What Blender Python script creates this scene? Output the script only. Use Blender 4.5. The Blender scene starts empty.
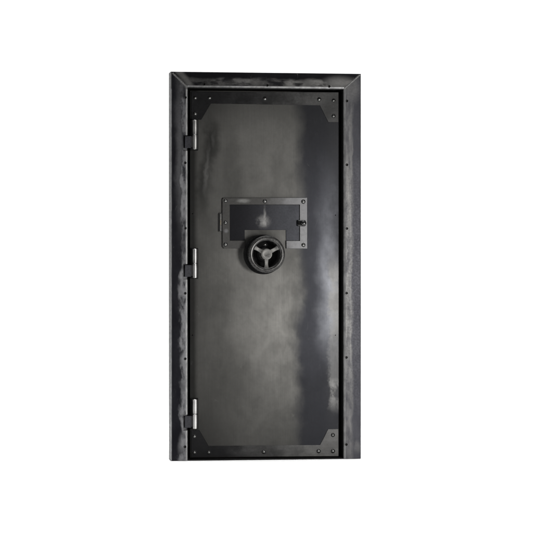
import bpy, bmesh, math
from mathutils import Vector, Matrix
R = math.radians
S = 0.005                       # metres per photograph pixel at the door
sc = bpy.context.scene
COL = sc.collection

# ---------------------------------------------------------------- camera
YAW, DIST, ZC = 8.0, 11.5, 0.9625
cam_loc = Vector((-DIST*math.sin(R(YAW)), -DIST*math.cos(R(YAW)), ZC))
cd = bpy.data.cameras.new('camera'); cam = bpy.data.objects.new('camera', cd); COL.objects.link(cam)
cd.lens = 36*DIST/(533*S); cd.sensor_width = 36; cd.clip_end = 200; cd.clip_start = 0.1
cam.location = cam_loc; cam.rotation_euler = (R(90), 0, -R(YAW))
sc.camera = cam
FW = Vector((math.sin(R(YAW)), math.cos(R(YAW)), 0)); RT = Vector((math.cos(R(YAW)), -math.sin(R(YAW)), 0))
def P(px, py, Y=0.0):
    """metres on the plane y = Y for a measured pixel of the survey photograph"""
    d = FW + RT*((px-266.5)*S/DIST) + Vector((0, 0, 1))*((266.5-py)*S/DIST)
    t = (Y-cam_loc.y)/d.y
    p = cam_loc + d*t
    return p.x, p.z
def PX(px, Y=0.0): return P(px, 266.5, Y)[0]

ALB = .68                       # overall darkening of the base colours, tuned against the key lamp
# ---------------------------------------------------------------- node helper
class V:
    def __init__(s, nt, so): s.nt, s.so = nt, so
    def _m(s, op, o=None, r=False, clamp=False):
        n = s.nt.nodes.new('ShaderNodeMath'); n.operation = op; n.use_clamp = clamp
        a, b = (o, s) if r else (s, o)
        for i, q in enumerate((a, b)):
            if q is None: continue
            if isinstance(q, V): s.nt.links.new(q.so, n.inputs[i])
            else: n.inputs[i].default_value = q
        return V(s.nt, n.outputs[0])
    def __add__(s, o): return s._m('ADD', o)
    def __radd__(s, o): return s._m('ADD', o)
    def __sub__(s, o): return s._m('SUBTRACT', o)
    def __rsub__(s, o): return s._m('SUBTRACT', o, True)
    def __mul__(s, o): return s._m('MULTIPLY', o)
    def __rmul__(s, o): return s._m('MULTIPLY', o)
    def __truediv__(s, o): return s._m('DIVIDE', o)
    def pw(s, o): return s._m('POWER', o)
    def mx(s, o): return s._m('MAXIMUM', o)
    def mn(s, o): return s._m('MINIMUM', o)
    def absv(s): return s._m('ABSOLUTE')
    def sm(s, a, b, lo=0., hi=1.):
        n = s.nt.nodes.new('ShaderNodeMapRange'); n.interpolation_type = 'SMOOTHSTEP'
        s.nt.links.new(s.so, n.inputs[0])
        for i, q in zip((1, 2, 3, 4), (a, b, lo, hi)): n.inputs[i].default_value = q
        return V(s.nt, n.outputs[0])

class G:
    """a node graph in door pixels: x to the right, y down, one unit = 5 mm"""
    def __init__(g, name):
        g.m = bpy.data.materials.new(name); g.m.use_nodes = True; g.nt = g.m.node_tree
        g.bs = g.nt.nodes['Principled BSDF']
        tc = g.nt.nodes.new('ShaderNodeTexCoord'); sp = g.nt.nodes.new('ShaderNodeSeparateXYZ')
        g.nt.links.new(tc.outputs['Object'], sp.inputs[0])
        X, Y, Z = [V(g.nt, o) for o in sp.outputs]
        g.x = X/S + 266.5; g.y = Z*(-1/S) + 459.0; g.w = Y/S
    def vec(g, a, b, c=0.):
        n = g.nt.nodes.new('ShaderNodeCombineXYZ')
        for i, q in enumerate((a, b, c)):
            if isinstance(q, V): g.nt.links.new(q.so, n.inputs[i])
            else: n.inputs[i].default_value = q
        return n.outputs[0]
    def noise(g, fx, fy, detail=3., rough=.5, seed=0., dist=0.):
        n = g.nt.nodes.new('ShaderNodeTexNoise'); n.inputs['Scale'].default_value = 1
        n.inputs['Detail'].default_value = detail; n.inputs['Roughness'].default_value = rough
        n.inputs['Distortion'].default_value = dist
        g.nt.links.new(g.vec(g.x*fx + seed, g.y*fy + seed*1.7, g.w*max(fx, fy)*.5 + seed), n.inputs['Vector'])
        return V(g.nt, n.outputs['Fac'])
    def scratch(g, fx, fy, seed, width=.006, cover=.55):
        n = g.noise(fx, fy, 1, .4, seed); k = g.noise(.09, .09, 3, .6, seed+3)
        return ((n-.5).absv()).sm(0, width, 1, 0)*k.sm(cover, cover+.12)
    def blob(g, x, y, cx, cy, rx, ry, soft=0.2):
        dx = (x-cx)/rx; dy = (y-cy)/ry
        d = (dx*dx + dy*dy).pw(.5)
        return d.sm(soft, 1, 1, 0)
    def mix(g, f, a, b):
        n = g.nt.nodes.new('ShaderNodeMix'); n.data_type = 'RGBA'
        if isinstance(f, V): g.nt.links.new(f.so, n.inputs['Factor'])
        else: n.inputs['Factor'].default_value = f
        for key, q in (('A', a), ('B', b)):
            s = [i for i in n.inputs if i.name == key and i.type == 'RGBA'][0]
            if isinstance(q, tuple): s.default_value = (*q, 1)
            else: g.nt.links.new(q, s)
        return [o for o in n.outputs if o.type == 'RGBA'][0]
    def val(g, v):
        n = g.nt.nodes.new('ShaderNodeValue'); n.outputs[0].default_value = v; return n.outputs[0]
    def scale(g, col, f):
        n = g.nt.nodes.new('ShaderNodeVectorMath'); n.operation = 'SCALE'
        g.nt.links.new(col, n.inputs[0]); g.nt.links.new(f.so, n.inputs['Scale'])
        return n.outputs[0]
    def out(g, col, rough, metal, bump=None, bstr=.2, bdist=.0006, spec=.5, dark=True):
        b = g.bs
        if dark: col = g.scale(col, V(g.nt, g.val(ALB)))
        if isinstance(col, tuple): b.inputs['Base Color'].default_value = (*col, 1)
        else: g.nt.links.new(col, b.inputs['Base Color'])
        for k, q in (('Roughness', rough), ('Metallic', metal)):
            if isinstance(q, V): g.nt.links.new(q.so, b.inputs[k])
            else: b.inputs[k].default_value = q
        b.inputs['Specular IOR Level'].default_value = spec
        if bump is not None:
            n = g.nt.nodes.new('ShaderNodeBump'); n.inputs['Strength'].default_value = bstr
            n.inputs['Distance'].default_value = bdist
            g.nt.links.new(bump.so, n.inputs['Height']); g.nt.links.new(n.outputs[0], b.inputs['Normal'])
        return g.m

# ---------------------------------------------------------------- materials
def steel_door():
    g = G('brushed_steel_patina_and_light')
    n1 = g.noise(.022, .022, 4, .55, 3.); n2 = g.noise(.07, .045, 5, .6, 11.); n3 = g.noise(.3, .3, 4, .6, 5.)
    x = g.x + (n1-.5)*26 + (n2-.5)*9; y = g.y + (n2-.5)*24
    streak = g.noise(.9, .012, 3, .6, 7.); fine = g.noise(3.2, .05, 2, .6, 21.)
    warm = g.mix(n1.sm(.35, .65), (.072, .0708, .067), (.086, .0845, .080))
    # pale areas; broad sheen painted in at the lower centre
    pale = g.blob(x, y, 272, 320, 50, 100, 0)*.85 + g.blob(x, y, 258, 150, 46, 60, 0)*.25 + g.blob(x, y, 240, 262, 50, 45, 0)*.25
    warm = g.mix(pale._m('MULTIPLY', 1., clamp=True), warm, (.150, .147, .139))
    # dark smudges, darker top and foot; shade painted in at left and behind wheel
    smudge_and_shade = g.blob(x, y, 212, 142, 11, 34, 0)*.6 + g.blob(x, y, 206, 182, 10, 60, 0)*.5 + g.x.sm(190, 199, .85, 0) + g.x.sm(190, 252, .42, 0) + g.y.sm(104, 135, .35, 0) \
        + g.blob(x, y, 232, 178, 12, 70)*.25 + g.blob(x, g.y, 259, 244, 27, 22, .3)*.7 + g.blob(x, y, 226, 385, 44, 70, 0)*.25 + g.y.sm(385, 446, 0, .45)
    warm = g.mix(smudge_and_shade._m('MULTIPLY', 1., clamp=True), warm, (.014, .014, .0132))
    # faint pale smears in the dark smudges
    sm = g.blob(x, g.y, 212, 141, 3, 12, 0)*.35 + g.blob(x, g.y, 208, 172, 3, 34, 0)*.7
    warm = g.mix(sm, warm, (.085, .084, .082))
    # blue black band, right third
    yb = g.y + (n3-.5)*8
    edge = x + g.blob(g.x, yb, 300, 285, 40, 40)*-4 + g.blob(g.x, yb, 300, 185, 40, 40)*-3
    blue = (edge - (n1-.5)*8).sm(290, 307)*g.x.sm(322, 338, 1, .93)
    bcol = g.mix(n2.sm(.35, .7), (.019, .0196, .0235), (.028, .0288, .0335))
    bcol = g.mix(g.y.sm(110, 215, .7, 0), bcol, (.012, .0122, .0135)); bcol = g.mix(g.y.sm(345, 385, 0, .65), bcol, (.0125, .0128, .0150))
    bcol = g.mix(g.blob(x, y, 329, 225, 17, 85, 0)*.75, bcol, (.062, .064, .072))  # gloss along the right side painted in as two paler blobs
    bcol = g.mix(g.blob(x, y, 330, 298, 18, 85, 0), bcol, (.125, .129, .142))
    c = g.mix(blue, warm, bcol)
    # bare metal rubbed through at the closing edge
    rub = (g.x + (n2-.5)*16 + (n3-.5)*7).sm(327.5, 333.5)*g.y.sm(238, 285)*(g.y + (n2-.5)*40).sm(395, 420, 1, 0)*n2.sm(.36, .58, .12, 1)*(g.blob(g.x, g.y, 335, 300, 30, 55, .5).mx(.5).mx(g.blob(g.x, g.y, 335, 396, 30, 26, .4)))
    c = g.mix(rub*.9, c, (.165, .164, .162))
    scr = (g.scratch(.11, .02, 71., .004)).mx(g.scratch(.05, .10, 83., .003, .6))
    c = g.mix(scr*.22, c, (.17, .168, .16))
    tone = streak.sm(.2, .8, .955, 1.045)*fine.sm(.2, .8, .94, 1.06)*n3.sm(.2, .8, .95, 1.05)
    c = g.scale(c, tone)
    rough = n2.sm(.25, .75, .40, .52) + blue*-.06
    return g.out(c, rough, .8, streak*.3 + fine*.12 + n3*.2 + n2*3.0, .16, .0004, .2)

def steel_frame(kind):
    """dark wax finish over steel, sanded back in cloudy patches along the inner edge"""
    g = G('dark_patina_steel_'+kind)
    hz = kind == 'header'
    n1 = g.noise(*((.03, .07) if hz else (.07, .03)), 4, .6, 2.+len(kind)); n2 = g.noise(*((.06, .16) if hz else (.16, .06)), 5, .6, 9.); n3 = g.noise(.5, .5, 4, .6, 4.)
    n4 = g.noise(.035, .035, 3, .5, 17.)
    wob = (n1-.5)*15 + (n2-.5)*9
    if kind == 'hinge_side_jamb':
        base = g.mix(n1.sm(.3, .7), (.0060, .0060, .0085), (.0125, .0125, .0155))
        patch = (g.x + wob).sm(177, 181.5)*g.x.sm(183, 188, 1, .6)*n2.sm(.36, .56, .08, .85)*n4.sm(.36, .54, .30, 1)
        patch = patch.mx(g.blob(g.x + wob*.5, g.y, 184, 359, 7.5, 11, .3)*.9).mx(g.blob(g.x + wob*.5, g.y, 181, 442, 7, 17, .1)*.6).mx(g.blob(g.x + wob*.4, g.y, 183.5, 293, 6, 7, .2)*.7)
        patch = patch.mx((g.x + wob*.5).sm(183, 178)*(g.x + wob*.5).sm(171, 178)*g.blob(g.x, g.y, 178, 150, 20, 110, .1)*.35)
        patch = patch.mx((g.y - g.x + 99 + wob*.5).absv().sm(1, 8, .75, 0)*g.x.sm(172, 180))
        light = (.20, .20, .208)
    elif kind == 'lock_side_jamb':
        base = g.mix(n1.sm(.3, .7), (.036, .036, .042), (.052, .052, .059))
        patch = (g.x + wob*.7).sm(349.8, 353.4, 1, 0)*n2.sm(.34, .56, .35, 1)*g.noise(.6, .03, 3, .6, 51.).sm(.3, .65, .55, 1.)
        patch = patch.mx(g.blob(g.x, g.y, 350, 90, 13, 20, .2)*.85).mx(g.blob(g.x + wob*.5, g.y, 356, 447, 6, 9, .2)*.6)*n3.sm(.2, .6, .85, 1)*g.y.sm(95, 190, .6, 1)*g.y.sm(330, 430, 1, .68)*n1.sm(.35, .6, .7, 1)
        light = (.172, .170, .166)
    else:
        base = g.mix(n1.sm(.3, .7), (.0040, .0040, .0050), (.0090, .0090, .0110))
        patch = (g.y + wob*.5).sm(78, 82)*g.y.sm(84.5, 89, 1, .5)*n2.sm(.38, .56, .08, 1)*g.x.sm(180, 300, .5, 1)*n4.sm(.35, .6, .35, 1)
        patch = patch.mx(g.blob(g.x + wob*.4, g.y, 338, 83, 24, 9, .1)*.85)
        patch = patch.mx((g.y - g.x + 103 + wob*.4).absv().sm(1, 7, .55, 0)*g.x.sm(196, 188))
        light = (.165, .162, .158)
    c = g.mix(patch*.92, base, light)
    c = g.mix(g.scratch(.2, .05, 91., .008)*.25, c, (.25, .25, .245))
    c = g.scale(c, n3.sm(.2, .8, .86, 1.14))
    return g.out(c, n3.sm(.3, .7, .38, .50), .8, n3 + n2*.5, .18, .0005, .15)

def edge_steel():  # rounded arris catching light, painted in as brighter steel
    g = G('edge_highlight_steel'); n = g.noise(.25, .12, 4, .6, 3.); hdr = (g.y.sm(89, 92)).mx(g.x.sm(190, 335, .38, 1))
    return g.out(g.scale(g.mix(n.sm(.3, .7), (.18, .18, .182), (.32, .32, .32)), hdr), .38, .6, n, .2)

def plate_steel():
    g = G('wax_black_reinforcement_steel')
    n1 = g.noise(.05, .05, 4, .6, 31.); n3 = g.noise(.45, .45, 4, .6, 14.); st = g.noise(.06, 1.2, 3, .6, 2.)
    # light falloff painted in: greyer towards the lock side and the foot
    grey_lift = (g.x + (n1-.5)*60).sm(215, 335)*g.y.sm(100, 440, .50, 1)
    c = g.mix(grey_lift, (.0085, .0085, .0092), (.098, .097, .095))
    c = g.scale(c, n3.sm(.2, .8, .7, 1.3)*st.sm(.2, .8, .9, 1.1)*n1.sm(.3, .7, .75, 1.2))
    return g.out(c, n3.sm(.3, .7, .40, .55), .7, n3 + st*.5, .2, .0005, .2)

def hatch_frame_steel():
    g = G('hatch_frame_steel')
    n1 = g.noise(.08, .08, 4, .6, 61.); n3 = g.noise(.5, .5, 4, .6, 14.)
    grey_lift = (g.x + (n1-.5)*40).sm(262, 300)  # paler towards the right end
    c = g.mix(grey_lift, (.036, .035, .0335), (.122, .122, .126))
    c = g.mix(g.blob(g.x, g.y, 243, 201, 9, 3)*.7, c, (.15, .15, .145)); c = g.mix(g.blob(g.x, g.y, 225.5, 231, 3, 3)*.6, c, (.13, .13, .135))
    c = g.scale(c, n3.sm(.2, .8, .8, 1.2))
    return g.out(c, n3.sm(.3, .7, .33, .44), .7, n3, .15, .0005, .35)

def hatch_panel_steel():
    g = G('blue_black_hatch_steel')
    n1 = g.noise(.06, .03, 4, .6, 41.); n2 = g.noise(.25, .22, 5, .6, 8.); n3 = g.noise(.6, .6, 4, .6, 14.)
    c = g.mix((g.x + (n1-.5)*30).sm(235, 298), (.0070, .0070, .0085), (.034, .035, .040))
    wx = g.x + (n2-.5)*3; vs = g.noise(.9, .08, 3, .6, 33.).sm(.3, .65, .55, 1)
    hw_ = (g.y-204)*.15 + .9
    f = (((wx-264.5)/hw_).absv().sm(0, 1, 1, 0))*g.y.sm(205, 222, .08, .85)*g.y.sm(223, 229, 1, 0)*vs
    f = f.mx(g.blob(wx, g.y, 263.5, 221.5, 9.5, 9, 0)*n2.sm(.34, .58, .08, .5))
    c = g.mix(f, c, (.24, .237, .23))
    c = g.scale(c, n3.sm(.2, .8, .85, 1.15))
    return g.out(c, n1.sm(.3, .7, .34, .44), .75, n3, .08, .0004, .15)

def simple(name, a, b, rough, metal, sx=.6, sy=.6, spec=.4, bstr=.2):
    g = G(name); n = g.noise(sx, sy, 4, .6, 5.)
    return g.out(g.mix(n.sm(.3, .7), a, b), n.sm(.2, .8, rough-.05, rough+.06), metal, n, bstr, .0004, spec)

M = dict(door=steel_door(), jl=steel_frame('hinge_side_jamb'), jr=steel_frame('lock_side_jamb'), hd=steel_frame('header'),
    edge=edge_steel(), plate=plate_steel(), hf=hatch_frame_steel(), hp=hatch_panel_steel(),
    black=simple('matt_black_paint_and_shade', (.004, .004, .004), (.008, .008, .008), .75, 0, spec=.1),
    rivet=simple('dark_rivet_steel', (.15, .15, .147), (.28, .28, .27), .27, .9, spec=.5, bstr=.03),
    socket=simple('black_oxide_screw', (.006, .006, .006), (.012, .012, .012), .5, .3, spec=.3),
    barrel=simple('turned_bright_steel', (.42, .415, .405), (.60, .595, .58), .33, .95, .1, .1, bstr=.03),
    leaf=simple('blue_black_hinge_steel', (.012, .0122, .016), (.030, .030, .037), .36, .5),
    wheel=simple('satin_gunmetal', (.036, .035, .034), (.070, .069, .067), .26, .6, .3, .3, bstr=.05),
    spoke=simple('cast_grey_steel', (.13, .127, .12), (.20, .196, .188), .45, .6),
    knob=simple('glossy_black_knob', (.006, .006, .006), (.01, .01, .01), .12, 0, spec=.6),
    brass=simple('worn_bronze', (.17, .15, .115), (.24, .22, .18), .35, .8),
    weld=simple('weld_bead_steel', (.09, .09, .09), (.19, .19, .185), .42, .6, 1.1, 1.1, bstr=.5))

# ---------------------------------------------------------------- mesh helpers
def link(name, bm, mat, parent=None, smooth=False, sharp=35):
    me = bpy.data.meshes.new(name); bmesh.ops.recalc_face_normals(bm, faces=bm.faces[:]); bm.to_mesh(me); bm.free()
    o = bpy.data.objects.new(name, me); COL.objects.link(o)
    for m in (mat if isinstance(mat, (list, tuple)) else [mat]): me.materials.append(m)
    if smooth:
        for p in me.polygons: p.use_smooth = True
        try: me.set_sharp_from_angle(angle=R(sharp))
        except Exception: pass
    o.parent = parent
    return o
def bevel(bm, w, seg=2, edges=None):
    bmesh.ops.bevel(bm, geom=edges or bm.edges[:], offset=w, segments=seg, affect='EDGES', profile=.5, clamp_overlap=True)
def prism(pts, y0, y1, bm=None):
    """extrude an outline in the x-z plane from y0 (front) to y1"""
    bm = bm or bmesh.new()
    a = [bm.verts.new((x, y0, z)) for x, z in pts]; b = [bm.verts.new((x, y1, z)) for x, z in pts]
    n = len(pts); bm.faces.new(a); bm.faces.new(b[::-1])
    for i in range(n): bm.faces.new((a[i], a[(i+1) % n], b[(i+1) % n], b[i]))
    return bm
def box(x0, x1, y0, y1, z0, z1, bev=0, seg=2):
    bm = prism([(x0, z0), (x1, z0), (x1, z1), (x0, z1)], y0, y1)
    if bev:
        bmesh.ops.recalc_face_normals(bm, faces=bm.faces[:]); bevel(bm, bev, seg)
    return bm
def lathe(prof, n=48, axis='Y', bm=None):
    """prof: (radius, along axis); closed at radius 0"""
    bm = bm or bmesh.new(); rings = []
    for r, h in prof:
        if r < 1e-6: rings.append([bm.verts.new((0, h, 0) if axis == 'Y' else (0, 0, h))]); continue
        ring = []
        for k in range(n):
            a = 2*math.pi*k/n
            ring.append(bm.verts.new((r*math.cos(a), h, r*math.sin(a)) if axis == 'Y' else (r*math.cos(a), r*math.sin(a), h)))
        rings.append(ring)
    for p, q in zip(rings, rings[1:]):
        for k in range(n):
            a = [p[k % len(p)], p[(k+1) % len(p)], q[(k+1) % len(q)], q[k % len(q)]]
            u = []
            for v in a:
                if v not in u: u.append(v)
            if len(u) > 2: bm.faces.new(u)
    return bm
def loc(o, x, y, z): o.location = (x, y, z); return o
def cut(o, cutters):
    """apply a boolean difference and throw the cutting tool away"""
    bm = bmesh.new()
    for c in cutters:
        me = bpy.data.meshes.new('tmp'); c.to_mesh(me); bm.from_mesh(me); bpy.data.meshes.remove(me); c.free()
    bmesh.ops.recalc_face_normals(bm, faces=bm.faces[:])
    me = bpy.data.meshes.new('tmp'); bm.to_mesh(me); bm.free()
    t = bpy.data.objects.new('tmp', me); COL.objects.link(t)
    md = o.modifiers.new('cut', 'BOOLEAN'); md.operation = 'DIFFERENCE'; md.solver = 'EXACT'; md.object = t
    dg = bpy.context.evaluated_depsgraph_get(); dg.update()
    new = bpy.data.meshes.new_from_object(o.evaluated_get(dg)); old = o.data
    o.modifiers.clear(); new.name = old.name; o.data = new
    bpy.data.objects.remove(t); bpy.data.meshes.remove(me); bpy.data.meshes.remove(old)
def cyl_at(x, z, r, y0, y1, n=24):
    bm = lathe([(0, y0), (r, y0), (r, y1), (0, y1)], n)
    bmesh.ops.translate(bm, verts=bm.verts[:], vec=(x, 0, z)); return bm
def copy(o, parent):
    c = o.copy(); COL.objects.link(c); c.parent = parent; return c

# ---------------------------------------------------------------- the vault door
root = bpy.data.objects.new('vault_door', None); COL.objects.link(root)
root['label'] = 'closed dark steel vault door in a mitred steel frame with handwheel and small riveted hatch'
root['category'] = 'vault door'; root['kind'] = 'thing'

YF = -0.060                    # front of the frame
YB = 0.045                    # back of the outer return
XL, XR = PX(170.9, YF), PX(361.0, YF)        # outer
XLi, XRi = PX(187.9, YF), PX(343.6, YF)      # inner
ZT = 0.9625 + (P(266, 72.6, YF)[1]-0.9625); ZTi = P(266, 88.4, YF)[1]
B = .0045                      # rounded arris of the frame
# one hinge-side jamb, one lock-side jamb, one header, mitred at the top
def beam(name, line, mats):
    """line: list of (section point -> 3D point pair) ; section swept between two ends"""
    bm = bmesh.new(); A = [bm.verts.new(a) for a, b in line]; Bv = [bm.verts.new(b) for a, b in line]
    n = len(line); fs = []
    for i in range(n):
        f = bm.faces.new((A[i], A[(i+1) % n], Bv[(i+1) % n], Bv[i])); fs.append(f)
    bm.faces.new(A[::-1]); bm.faces.new(Bv)
    return bm, fs
def section():
    # (t: 0 outer .. 1 inner, offset, y): rounded front arrises, hollow box profile is closed behind
    return [('o', 0, YB), ('o', 0, YF+B), ('o', B*.3, YF+B*.3), ('o', B, YF), ('i', .0105, YF), ('i', .0035, YF+.0022), ('i', 0, YF+.0075), ('i', 0, YB)]
def jamb(side, mat):
    xo, xi = (XL, XLi) if side < 0 else (XR, XRi)
    s = 1 if side < 0 else -1
    line = []
    for w, d, y in section():
        x = xo + s*d if w == 'o' else xi - s*d
        f = (x-xo)/(xi-xo)
        line.append((Vector((x, y, 0.002)), Vector((x, y, ZT - f*(ZT-ZTi)))))
    bm, fs = beam('jamb', line, None)
    for k in (4, 5): fs[k].material_index = 1
    if side < 0: fs[0].material_index = 3; fs[1].material_index = 1; fs[2].material_index = 1
    fs[6].material_index = 2; fs[7].material_index = 2  # inner returns blackened: their shade put into the colour
    return link('jamb', bm, [mat, M['edge'], M['black'], M['plate']], root)
jl = jamb(-1, M['jl']); jr = jamb(1, M['jr'])
line = []
for w, d, y in section():
    z = ZT - d if w == 'o' else ZTi + d
    f = (ZT-z)/(ZT-ZTi)
    line.append((Vector((XL + f*(XLi-XL), y, z)), Vector((XR - f*(XR-XRi), y, z))))
bm, fs = beam('header', line, None)
for k in (4, 5): fs[k].material_index = 1
fs[6].material_index = 2; fs[7].material_index = 2
hd = link('header', bm, [M['hd'], M['edge'], M['black']], root)
# fixing holes through the frame face, with dark socket screws sunk in them
sb = lathe([(0, .002), (.0026, .002), (.0026, 0), (.0050, 0), (.0056, .0012), (.0056, .006), (0, .006)], 20)
screw0 = None
def fix(beam_o, pts):
    global screw0, sb
    cs = []
    for px, py in pts:
        x, z = P(px, py, YF)
        cs.append(cyl_at(x, z, .0066, YF-.01, YF+.02))
    cut(beam_o, cs)
    for px, py in pts:
        x, z = P(px, py, YF)
        if screw0 is None: s = screw0 = link('screw', sb, M['socket'], beam_o, True)
        else: s = copy(screw0, beam_o)
        loc(s, x, YF+.010, z)
nb = []
hinge_y = [(120.0, 149.2), (248.8, 278.0), (399.4, 428.9)]     # barrel top and bottom
# notches where the hinge leaves pass through the jamb
for a, b in hinge_y:
    x0, z1 = P(183.3, a+15.2, YF); z0 = P(184, b+1.6, YF)[1]
    nb.append(box(x0, XLi+.02, YF-.02, YF+.035, z0, z1))
cut(jl, nb)
fix(jl, [(185.4, 97.4), (185.2, 162.8), (185.4, 228.2), (185.2, 293.3), (185.2, 358.8), (185.0, 446.8)])
fix(jr, [(346.9, 100.9), (346.9, 164.8), (346.9, 228.5), (346.6, 293.1), (346.4, 357.4), (346.3, 444.5)])
fix(hd, [(203.8, 84.3), (267.1, 85.3), (329.2, 86.4)])

# weld seam on both mitres
def weld(xa, za, xb, zb):
    bm = bmesh.new(); n = 26; rows = []
    d = Vector((xb-xa, 0, zb-za)); L = d.length; d.normalize(); nrm = Vector((d.z, 0, -d.x))
    for i in range(n+1):
        c = Vector((xa, YF, za)) + d*(L*i/n); w = .0048*(1 + .18*math.sin(i*2.1) + .1*math.sin(i*5.3)); h = .0011*(1 + .35*math.sin(i*2.4))
        rows.append([bm.verts.new(c - nrm*w + Vector((0, .0005, 0))), bm.verts.new(c - nrm*w*.5 + Vector((0, -h*.8, 0))), bm.verts.new(c + Vector((0, -h, 0))),
                     bm.verts.new(c + nrm*w*.5 + Vector((0, -h*.8, 0))), bm.verts.new(c + nrm*w + Vector((0, .0005, 0)))])
    for p, q in zip(rows, rows[1:]):
        for k in range(4): bm.faces.new((p[k], p[k+1], q[k+1], q[k]))
    return link('weld_seam', bm, M['weld'], hd, True)
weld(XL+.008, ZT-.008*(ZT-ZTi)/(XLi-XL), XLi-.004, ZTi+.004)
weld(XR-.006, ZT-.006, XRi+.004, ZTi+.004)

# the door leaf
YD = 0.0
dx0, dx1 = PX(189.7), PX(339.0); dz1 = P(266, 91.0)[1]; dz0 = P(266, 457.2)[1]
leaf_bm = box(dx0, dx1, YD, YD+.034, dz0, dz1, .0022, 2)
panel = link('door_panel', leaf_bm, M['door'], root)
cs = []
for px, py in [(192.0, 213.7), (335.5, 215.2), (191.8, 335.2), (335.4, 335.2)]:
    x, z = P(px, py); cs.append(cyl_at(x + (.003 if px < 200 else 0), z, .0028, -.01, .012, 16))
cut(panel, cs)
# stop behind the leaf closes the gaps; threshold below
sbm = bmesh.new()
for bb in (box(XLi-.02, dx0+.03, .036, .066, .002, ZTi+.02), box(dx1-.03, XRi+.02, .036, .066, .002, ZTi+.02),
           box(dx0+.03, dx1-.03, .038, .064, dz1-.03, ZTi+.018), box(dx0+.03, dx1-.03, .038, .064, .002, dz0+.03)):
    me = bpy.data.meshes.new('t'); bb.to_mesh(me); sbm.from_mesh(me); bb.free(); bpy.data.meshes.remove(me)
link('door_stop', sbm, M['black'], root)
link('threshold', box(XLi+.001, XRi-.001, YF+.006, .034, .002, dz0-.0035, .001, 1), M['black'], root)

# reinforcement plates, riveted
rv = lathe([(.0104, 0), (.0104, -.0008), (.0092, -.0014), (.0078, -.0014), (.0075, -.0028), (.0064, -.0044), (.0056, -.0052), (.0040, -.0060), (.0016, -.0065), (0, -.0066)], 28)
RIV = {}
def rivets(parent, pts, Y, key='rivet', scale=1.):
    global rv
    for px, py in pts:
        x, z = P(px, py, Y)
        if 'o' not in RIV:
            s = RIV['o'] = link('rivet', rv, [M['rivet'], M['socket']], parent, True, 60)
            for p in s.data.polygons:
                if p.center.x**2 + p.center.z**2 > .0068**2: p.material_index = 1  # highlight put into the colour: bright dome centre inside a dark seat ring
        else: s = copy(RIV['o'], parent)
        loc(s, x, Y, z); k_ = 1 + .06*math.sin(px*3.1 + py*1.7); s.scale = (k_, 1 + .12*math.sin(px*1.3 + py), k_)
TP = .0045
def plate(pts, riv):
    bm = prism([P(*p) for p in pts], -TP, -.0002)
    bmesh.ops.recalc_face_normals(bm, faces=bm.faces[:])
    e = [e for e in bm.edges if all(v.co.y < -TP+1e-5 for v in e.verts)]
    bevel(bm, .0009, 1, e)
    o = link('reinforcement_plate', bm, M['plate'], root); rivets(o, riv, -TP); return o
plate([(191.0, 91.7), (338.4, 92.3), (338.4, 122.2), (328.2, 122.2), (319.8, 105.4), (210.8, 103.6), (201.2, 119.8), (191.0, 119.8)],
      [(195.2, 97.8), (209.6, 97.8), (264.9, 98.7), (319.2, 99.4), (333.6, 100.5), (333.6, 116.1), (195.1, 113.7)])
bp = plate([(190.9, 457.3), (190.9, 430.2), (199.2, 430.0), (208.5, 445.9), (319.9, 445.0), (328.0, 429.2), (338.4, 429.0), (338.4, 456.2)],
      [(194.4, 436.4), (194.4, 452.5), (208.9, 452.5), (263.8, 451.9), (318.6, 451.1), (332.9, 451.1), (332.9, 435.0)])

# hinges
def make_hinge(z1, z0):
    h = bpy.data.objects.new('hinge', None); COL.objects.link(h); h.parent = root
    Yc = -.052; x = PX(194.9, Yc); r = .0121; zm = (z0+z1)/2; L = (z1-z0)/2
    h.location = (x, Yc, zm)
    for s in (1, -1):
        a, b = (.0007, L) if s > 0 else (-L, -.0007)
        bm = lathe([(0, a), (r-.0012, a), (r, a+.0014), (r, b-.0016), (r-.0016, b), (r-.0038, b), (r-.0044, b-.001), (0, b-.001)] if s > 0 else
                   [(0, a+.001), (r-.0044, a+.001), (r-.0038, a), (r-.0016, a), (r, a+.0016), (r, b-.0014), (r-.0012, b), (0, b)], 40, 'Z')
        link('knuckle', bm, M['barrel'], h, True)
    link('pin', lathe([(0, -L*.9), (r-.003, -L*.9), (r-.003, L*.9), (0, L*.9)], 24, 'Z'), M['socket'], h, True)
    # frame leaf: square block set into the notch of the jamb, lower half only
    X0 = PX(185.0, YF-.006)-x; X1 = PX(191.4, YF-.006)-x
    link('frame_leaf', box(X0, X1, YF+.003-Yc, YF+.034-Yc, -L+.006, -.008, .0016, 2), M['leaf'], h)
    link('leaf_arm', box(X1-.001, -r*.3, -.004, .010, -L+.010, -.010, .001, 1), M['socket'], h)
    # door leaf: thin black plate, added to darken both sides of the barrel
    link('door_leaf', box(-.0175, .0215, -Yc-.0040, -Yc-.0003, -L-.004, L+.004, .0010, 1), M['black'], h)
    return h
for a, b in hinge_y:
    Yc = -.052
    make_hinge(P(195, a, Yc)[1], P(195, b, Yc)[1])

# small hatch over the lock
TH = .012
def ring(outer, inner, y0, y1):
    bm = bmesh.new(); n = len(outer)
    def lay(y): return [bm.verts.new((x, y, z)) for x, z in outer], [bm.verts.new((x, y, z)) for x, z in inner]
    o0, i0 = lay(y0); o1, i1 = lay(y1)
    for k in range(n):
        j = (k+1) % n
        bm.faces.new((o0[k], o0[j], i0[j], i0[k])); bm.faces.new((o1[j], o1[k], i1[k], i1[j]))
        bm.faces.new((o0[k], o1[k], o1[j], o0[j])); bm.faces.new((i0[j], i1[j], i1[k], i0[k]))
    return bm
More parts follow.
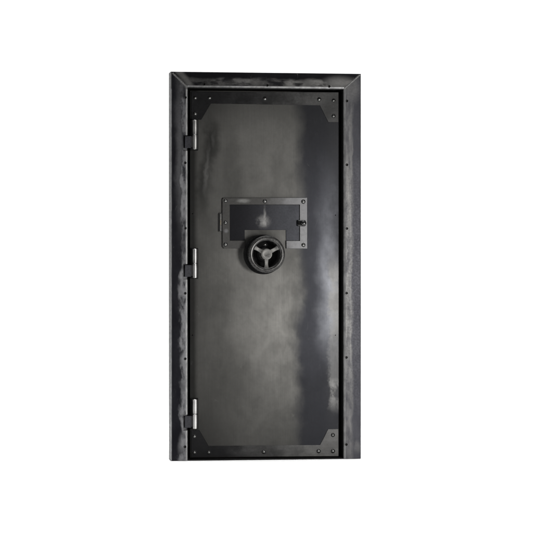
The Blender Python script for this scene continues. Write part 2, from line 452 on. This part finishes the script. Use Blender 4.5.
# outline with the square relief below that clears the wheel
out_ = [(223.0, 197.9), (306.9, 197.7), (307.0, 248.7), (286.0, 248.6), (285.8, 230.0), (244.6, 230.0), (244.5, 248.5), (223.6, 248.5), (222.2, 245.5), (222.0, 199.5)]
inn_ = [(229.6, 204.6), (299.4, 204.6), (299.5, 240.8), (286.9, 240.8), (286.7, 229.2), (243.7, 229.2), (243.6, 240.6), (230.4, 240.6), (229.8, 240.2), (229.6, 205.2)]
# frame: a U band around the hatch, the relief cuts its bottom rail
band = [(223.0, 197.9), (306.9, 197.7), (307.0, 248.7), (286.0, 248.6), (285.9, 240.8), (299.5, 240.8), (299.4, 204.7), (229.6, 204.6), (229.7, 240.6), (244.6, 240.6), (244.5, 248.5), (223.6, 248.5), (222.2, 246.6), (222.0, 199.3)]
bm = prism([P(*p) for p in band], -TH, -.0003); bmesh.ops.recalc_face_normals(bm, faces=bm.faces[:])
bevel(bm, .0012, 2, [e for e in bm.edges if all(v.co.y < -TH+1e-5 for v in e.verts)])
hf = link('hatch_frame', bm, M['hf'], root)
rivets(hf, [(225.6, 200.8), (264.9, 201.3), (303.3, 201.6), (225.6, 222.6), (225.6, 244.4), (303.4, 245.0)], -TH)
hp = [(229.75, 204.75), (299.3, 204.85), (299.35, 240.65), (285.9, 240.65), (285.8, 230.0), (244.6, 230.0), (244.6, 240.45), (229.85, 240.45)]
bm = prism([P(*p) for p in hp], -.0038, -.0003); bmesh.ops.recalc_face_normals(bm, faces=bm.faces[:])
bevel(bm, .0008, 1, [e for e in bm.edges if all(v.co.y < -.0038+1e-5 for v in e.verts)])
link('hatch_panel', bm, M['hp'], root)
# hatch hinge on its left edge
hh = bpy.data.objects.new('hatch_hinge', None); COL.objects.link(hh); hh.parent = root
x, z = P(220.6, 222.3, -.012); hh.location = (x, -.012, z)
for a, b, m in ((-.044, -.015, 'barrel'), (-.014, .012, 'brass'), (.013, .042, 'barrel')):
    link('hatch_knuckle', lathe([(0, a), (.0036, a), (.0044, a+.001), (.0044, b-.001), (.0036, b), (0, b)], 24, 'Z'), M['spoke'] if m == 'barrel' else M['brass'], hh, True)
bm = prism([(-.009, -.046), (.006, -.046), (.010, -.040), (.010, -.002), (.010, .040), (.006, .047), (-.006, .047), (-.009, .042)], .003, .0117); link('hatch_hinge_leaf', bm, M['socket'], hh)
# hatch knob: black stem and two-lobed head
x, z = P(303.4, 223.2, -.03)
kn = link('hatch_knob', lathe([(.0085, .0178), (.0085, .016), (.006, .012), (.006, .006), (.0115, .003), (.0140, -.002), (.0142, -.006), (.0120, -.010), (.006, -.0122), (0, -.0126)], 36), M['knob'], root, True, 60)
loc(kn, x, -.030, z)
ks = link('keeper', box(-.028, .013, .006, .0178, -.0155, .0155, .0052, 3), M['knob'], kn, True)

# handwheel
hw = bpy.data.objects.new('handwheel', None); COL.objects.link(hw); hw.parent = root
YW = -.112
x, z = P(266.9, 254.4, YW); hw.location = (x-.001, YW, z+.001)
Rr = .0925
rim = [(.0905, .030), (.0918, .026), (.0900, .020), (.0915, .014), (Rr, .008), (Rr-.0005, .003), (Rr-.003, -.0005), (Rr-.006, -.001), (Rr-.0075, .0012), (Rr-.0095, .0012), (Rr-.0115, -.0026),
       (.0740, -.0032), (.0700, -.001), (.0672, .003), (.0662, .008), (.0672, .016), (.0720, .024), (.0780, .030), (.0905, .030)]
link('rim', lathe(rim, 96), M['wheel'], hw, True, 50)
link('hub', lathe([(.0290, .090), (.0290, .022), (.0275, .012), (.0275, .002), (.0262, -.0005), (.0225, -.001), (.0210, .0008), (.006, .0012), (.004, .0028), (0, .0028)], 56), M['spoke'], hw, True, 40)
for k, ang in enumerate((30, 150, 270)):
    bm = bmesh.new(); ca, sa = math.cos(R(ang)), math.sin(R(ang)); rows = []
    for t in range(9):
        f = t/8; r = .020 + f*(.0715-.020); w = .0100 - .0014*math.sin(f*math.pi) + (.003*(f**6)); y0 = .003 + .004*math.sin(f*math.pi)
        d = .009; c = Vector((ca*r, 0, sa*r)); n = Vector((-sa, 0, ca)); rows.append([bm.verts.new(c + n*q*w + Vector((0, yy, 0))) for q, yy in ((-1, y0+.0015), (-.75, y0), (.75, y0), (1, y0+.0015), (1, y0+d), (-1, y0+d))])
    for p, q in zip(rows, rows[1:]):
        for j in range(6): bm.faces.new((p[j], p[(j+1) % 6], q[(j+1) % 6], q[j]))
    bm.faces.new(rows[0][::-1]); bm.faces.new(rows[-1])
    link('spoke', bm, M['spoke'], hw, True, 30)
# bearing housing bolted through the door; black flange stands in for the wheel's shadow
bh = link('housing_and_shadow_flange', lathe([(.099, -.0002), (.099, -.010), (.096, -.013), (.085, -.013), (.084, -.040), (.081, -.045), (.070, -.045), (.066, -.040), (.064, -.022), (.040, -.022), (.036, -.040), (.0285, -.044)], 80), M['black'], root, True, 40)
loc(bh, x-.002, 0, z)
rivets(bh, [(264.9, 244.6)], -.0215)
for s in bh.children: s.location = (s.location.x-bh.location.x, s.location.y, s.location.z-bh.location.z)

# ---------------------------------------------------------------- studio: white paper sweep
def sweep():
    bm = bmesh.new(); prof = [(-20, 0), (-6, 0), (2.2, 0)]
    rr = 1.6
    for k in range(1, 17):
        a = R(90)*k/16; prof.append((2.2 + rr*math.sin(a), rr - rr*math.cos(a)))
    prof.append((3.8, 9))
    rows = [[bm.verts.new((xx, y, zz)) for xx in (-14, -5, 0, 5, 14)] for y, zz in prof]
    for p, q in zip(rows, rows[1:]):
        for k in range(4): bm.faces.new((p[k], p[k+1], q[k+1], q[k]))
    g = G('white_paper'); n = g.noise(.05, .05, 3)
    m = g.out(g.mix(n, (.90, .90, .90), (.91, .91, .91)), .9, 0, spec=.1, dark=False)
    o = link('floor', bm, m, None, True, 80); o['kind'] = 'structure'
sweep()

# ---------------------------------------------------------------- lamps
def area(name, loc_, target, sx, sy, radiance, col=(1, 1, 1)):
    l = bpy.data.lights.new(name, 'AREA'); l.shape = 'RECTANGLE'; l.size = sx; l.size_y = sy
    l.energy = radiance*math.pi*sx*sy; l.color = col
    o = bpy.data.objects.new(name, l); COL.objects.link(o); o.location = loc_
    o.rotation_euler = (Vector(target)-Vector(loc_)).to_track_quat('-Z', 'Y').to_euler()
    return o
KEY = area('key_softbox', (1.6, -4.6, .85), (0, 0, .95), 0.6, .7, 85.0, (1, .985, .96))
area('added_overhead_fill', (0, -.6, 4.6), (0, -.6, 0), 18, 7.5, 1.55).data.spread = R(75)  # unseen light added to bring the floor up to white
area('added_backdrop_fill', (0, 1.2, 4.4), (0, 3.8, 1.6), 20, 1.2, 4.0)  # unseen light added to burn the upright of the sweep to white
w = bpy.data.worlds.new('World'); sc.world = w; w.use_nodes = True
w.node_tree.nodes['Background'].inputs[0].default_value = (1, 1, 1, 1)
w.node_tree.nodes['Background'].inputs[1].default_value = .10
sc.view_settings.view_transform = 'Standard'; sc.view_settings.look = 'None'; sc.view_settings.exposure = 0; sc.view_settings.gamma = 1
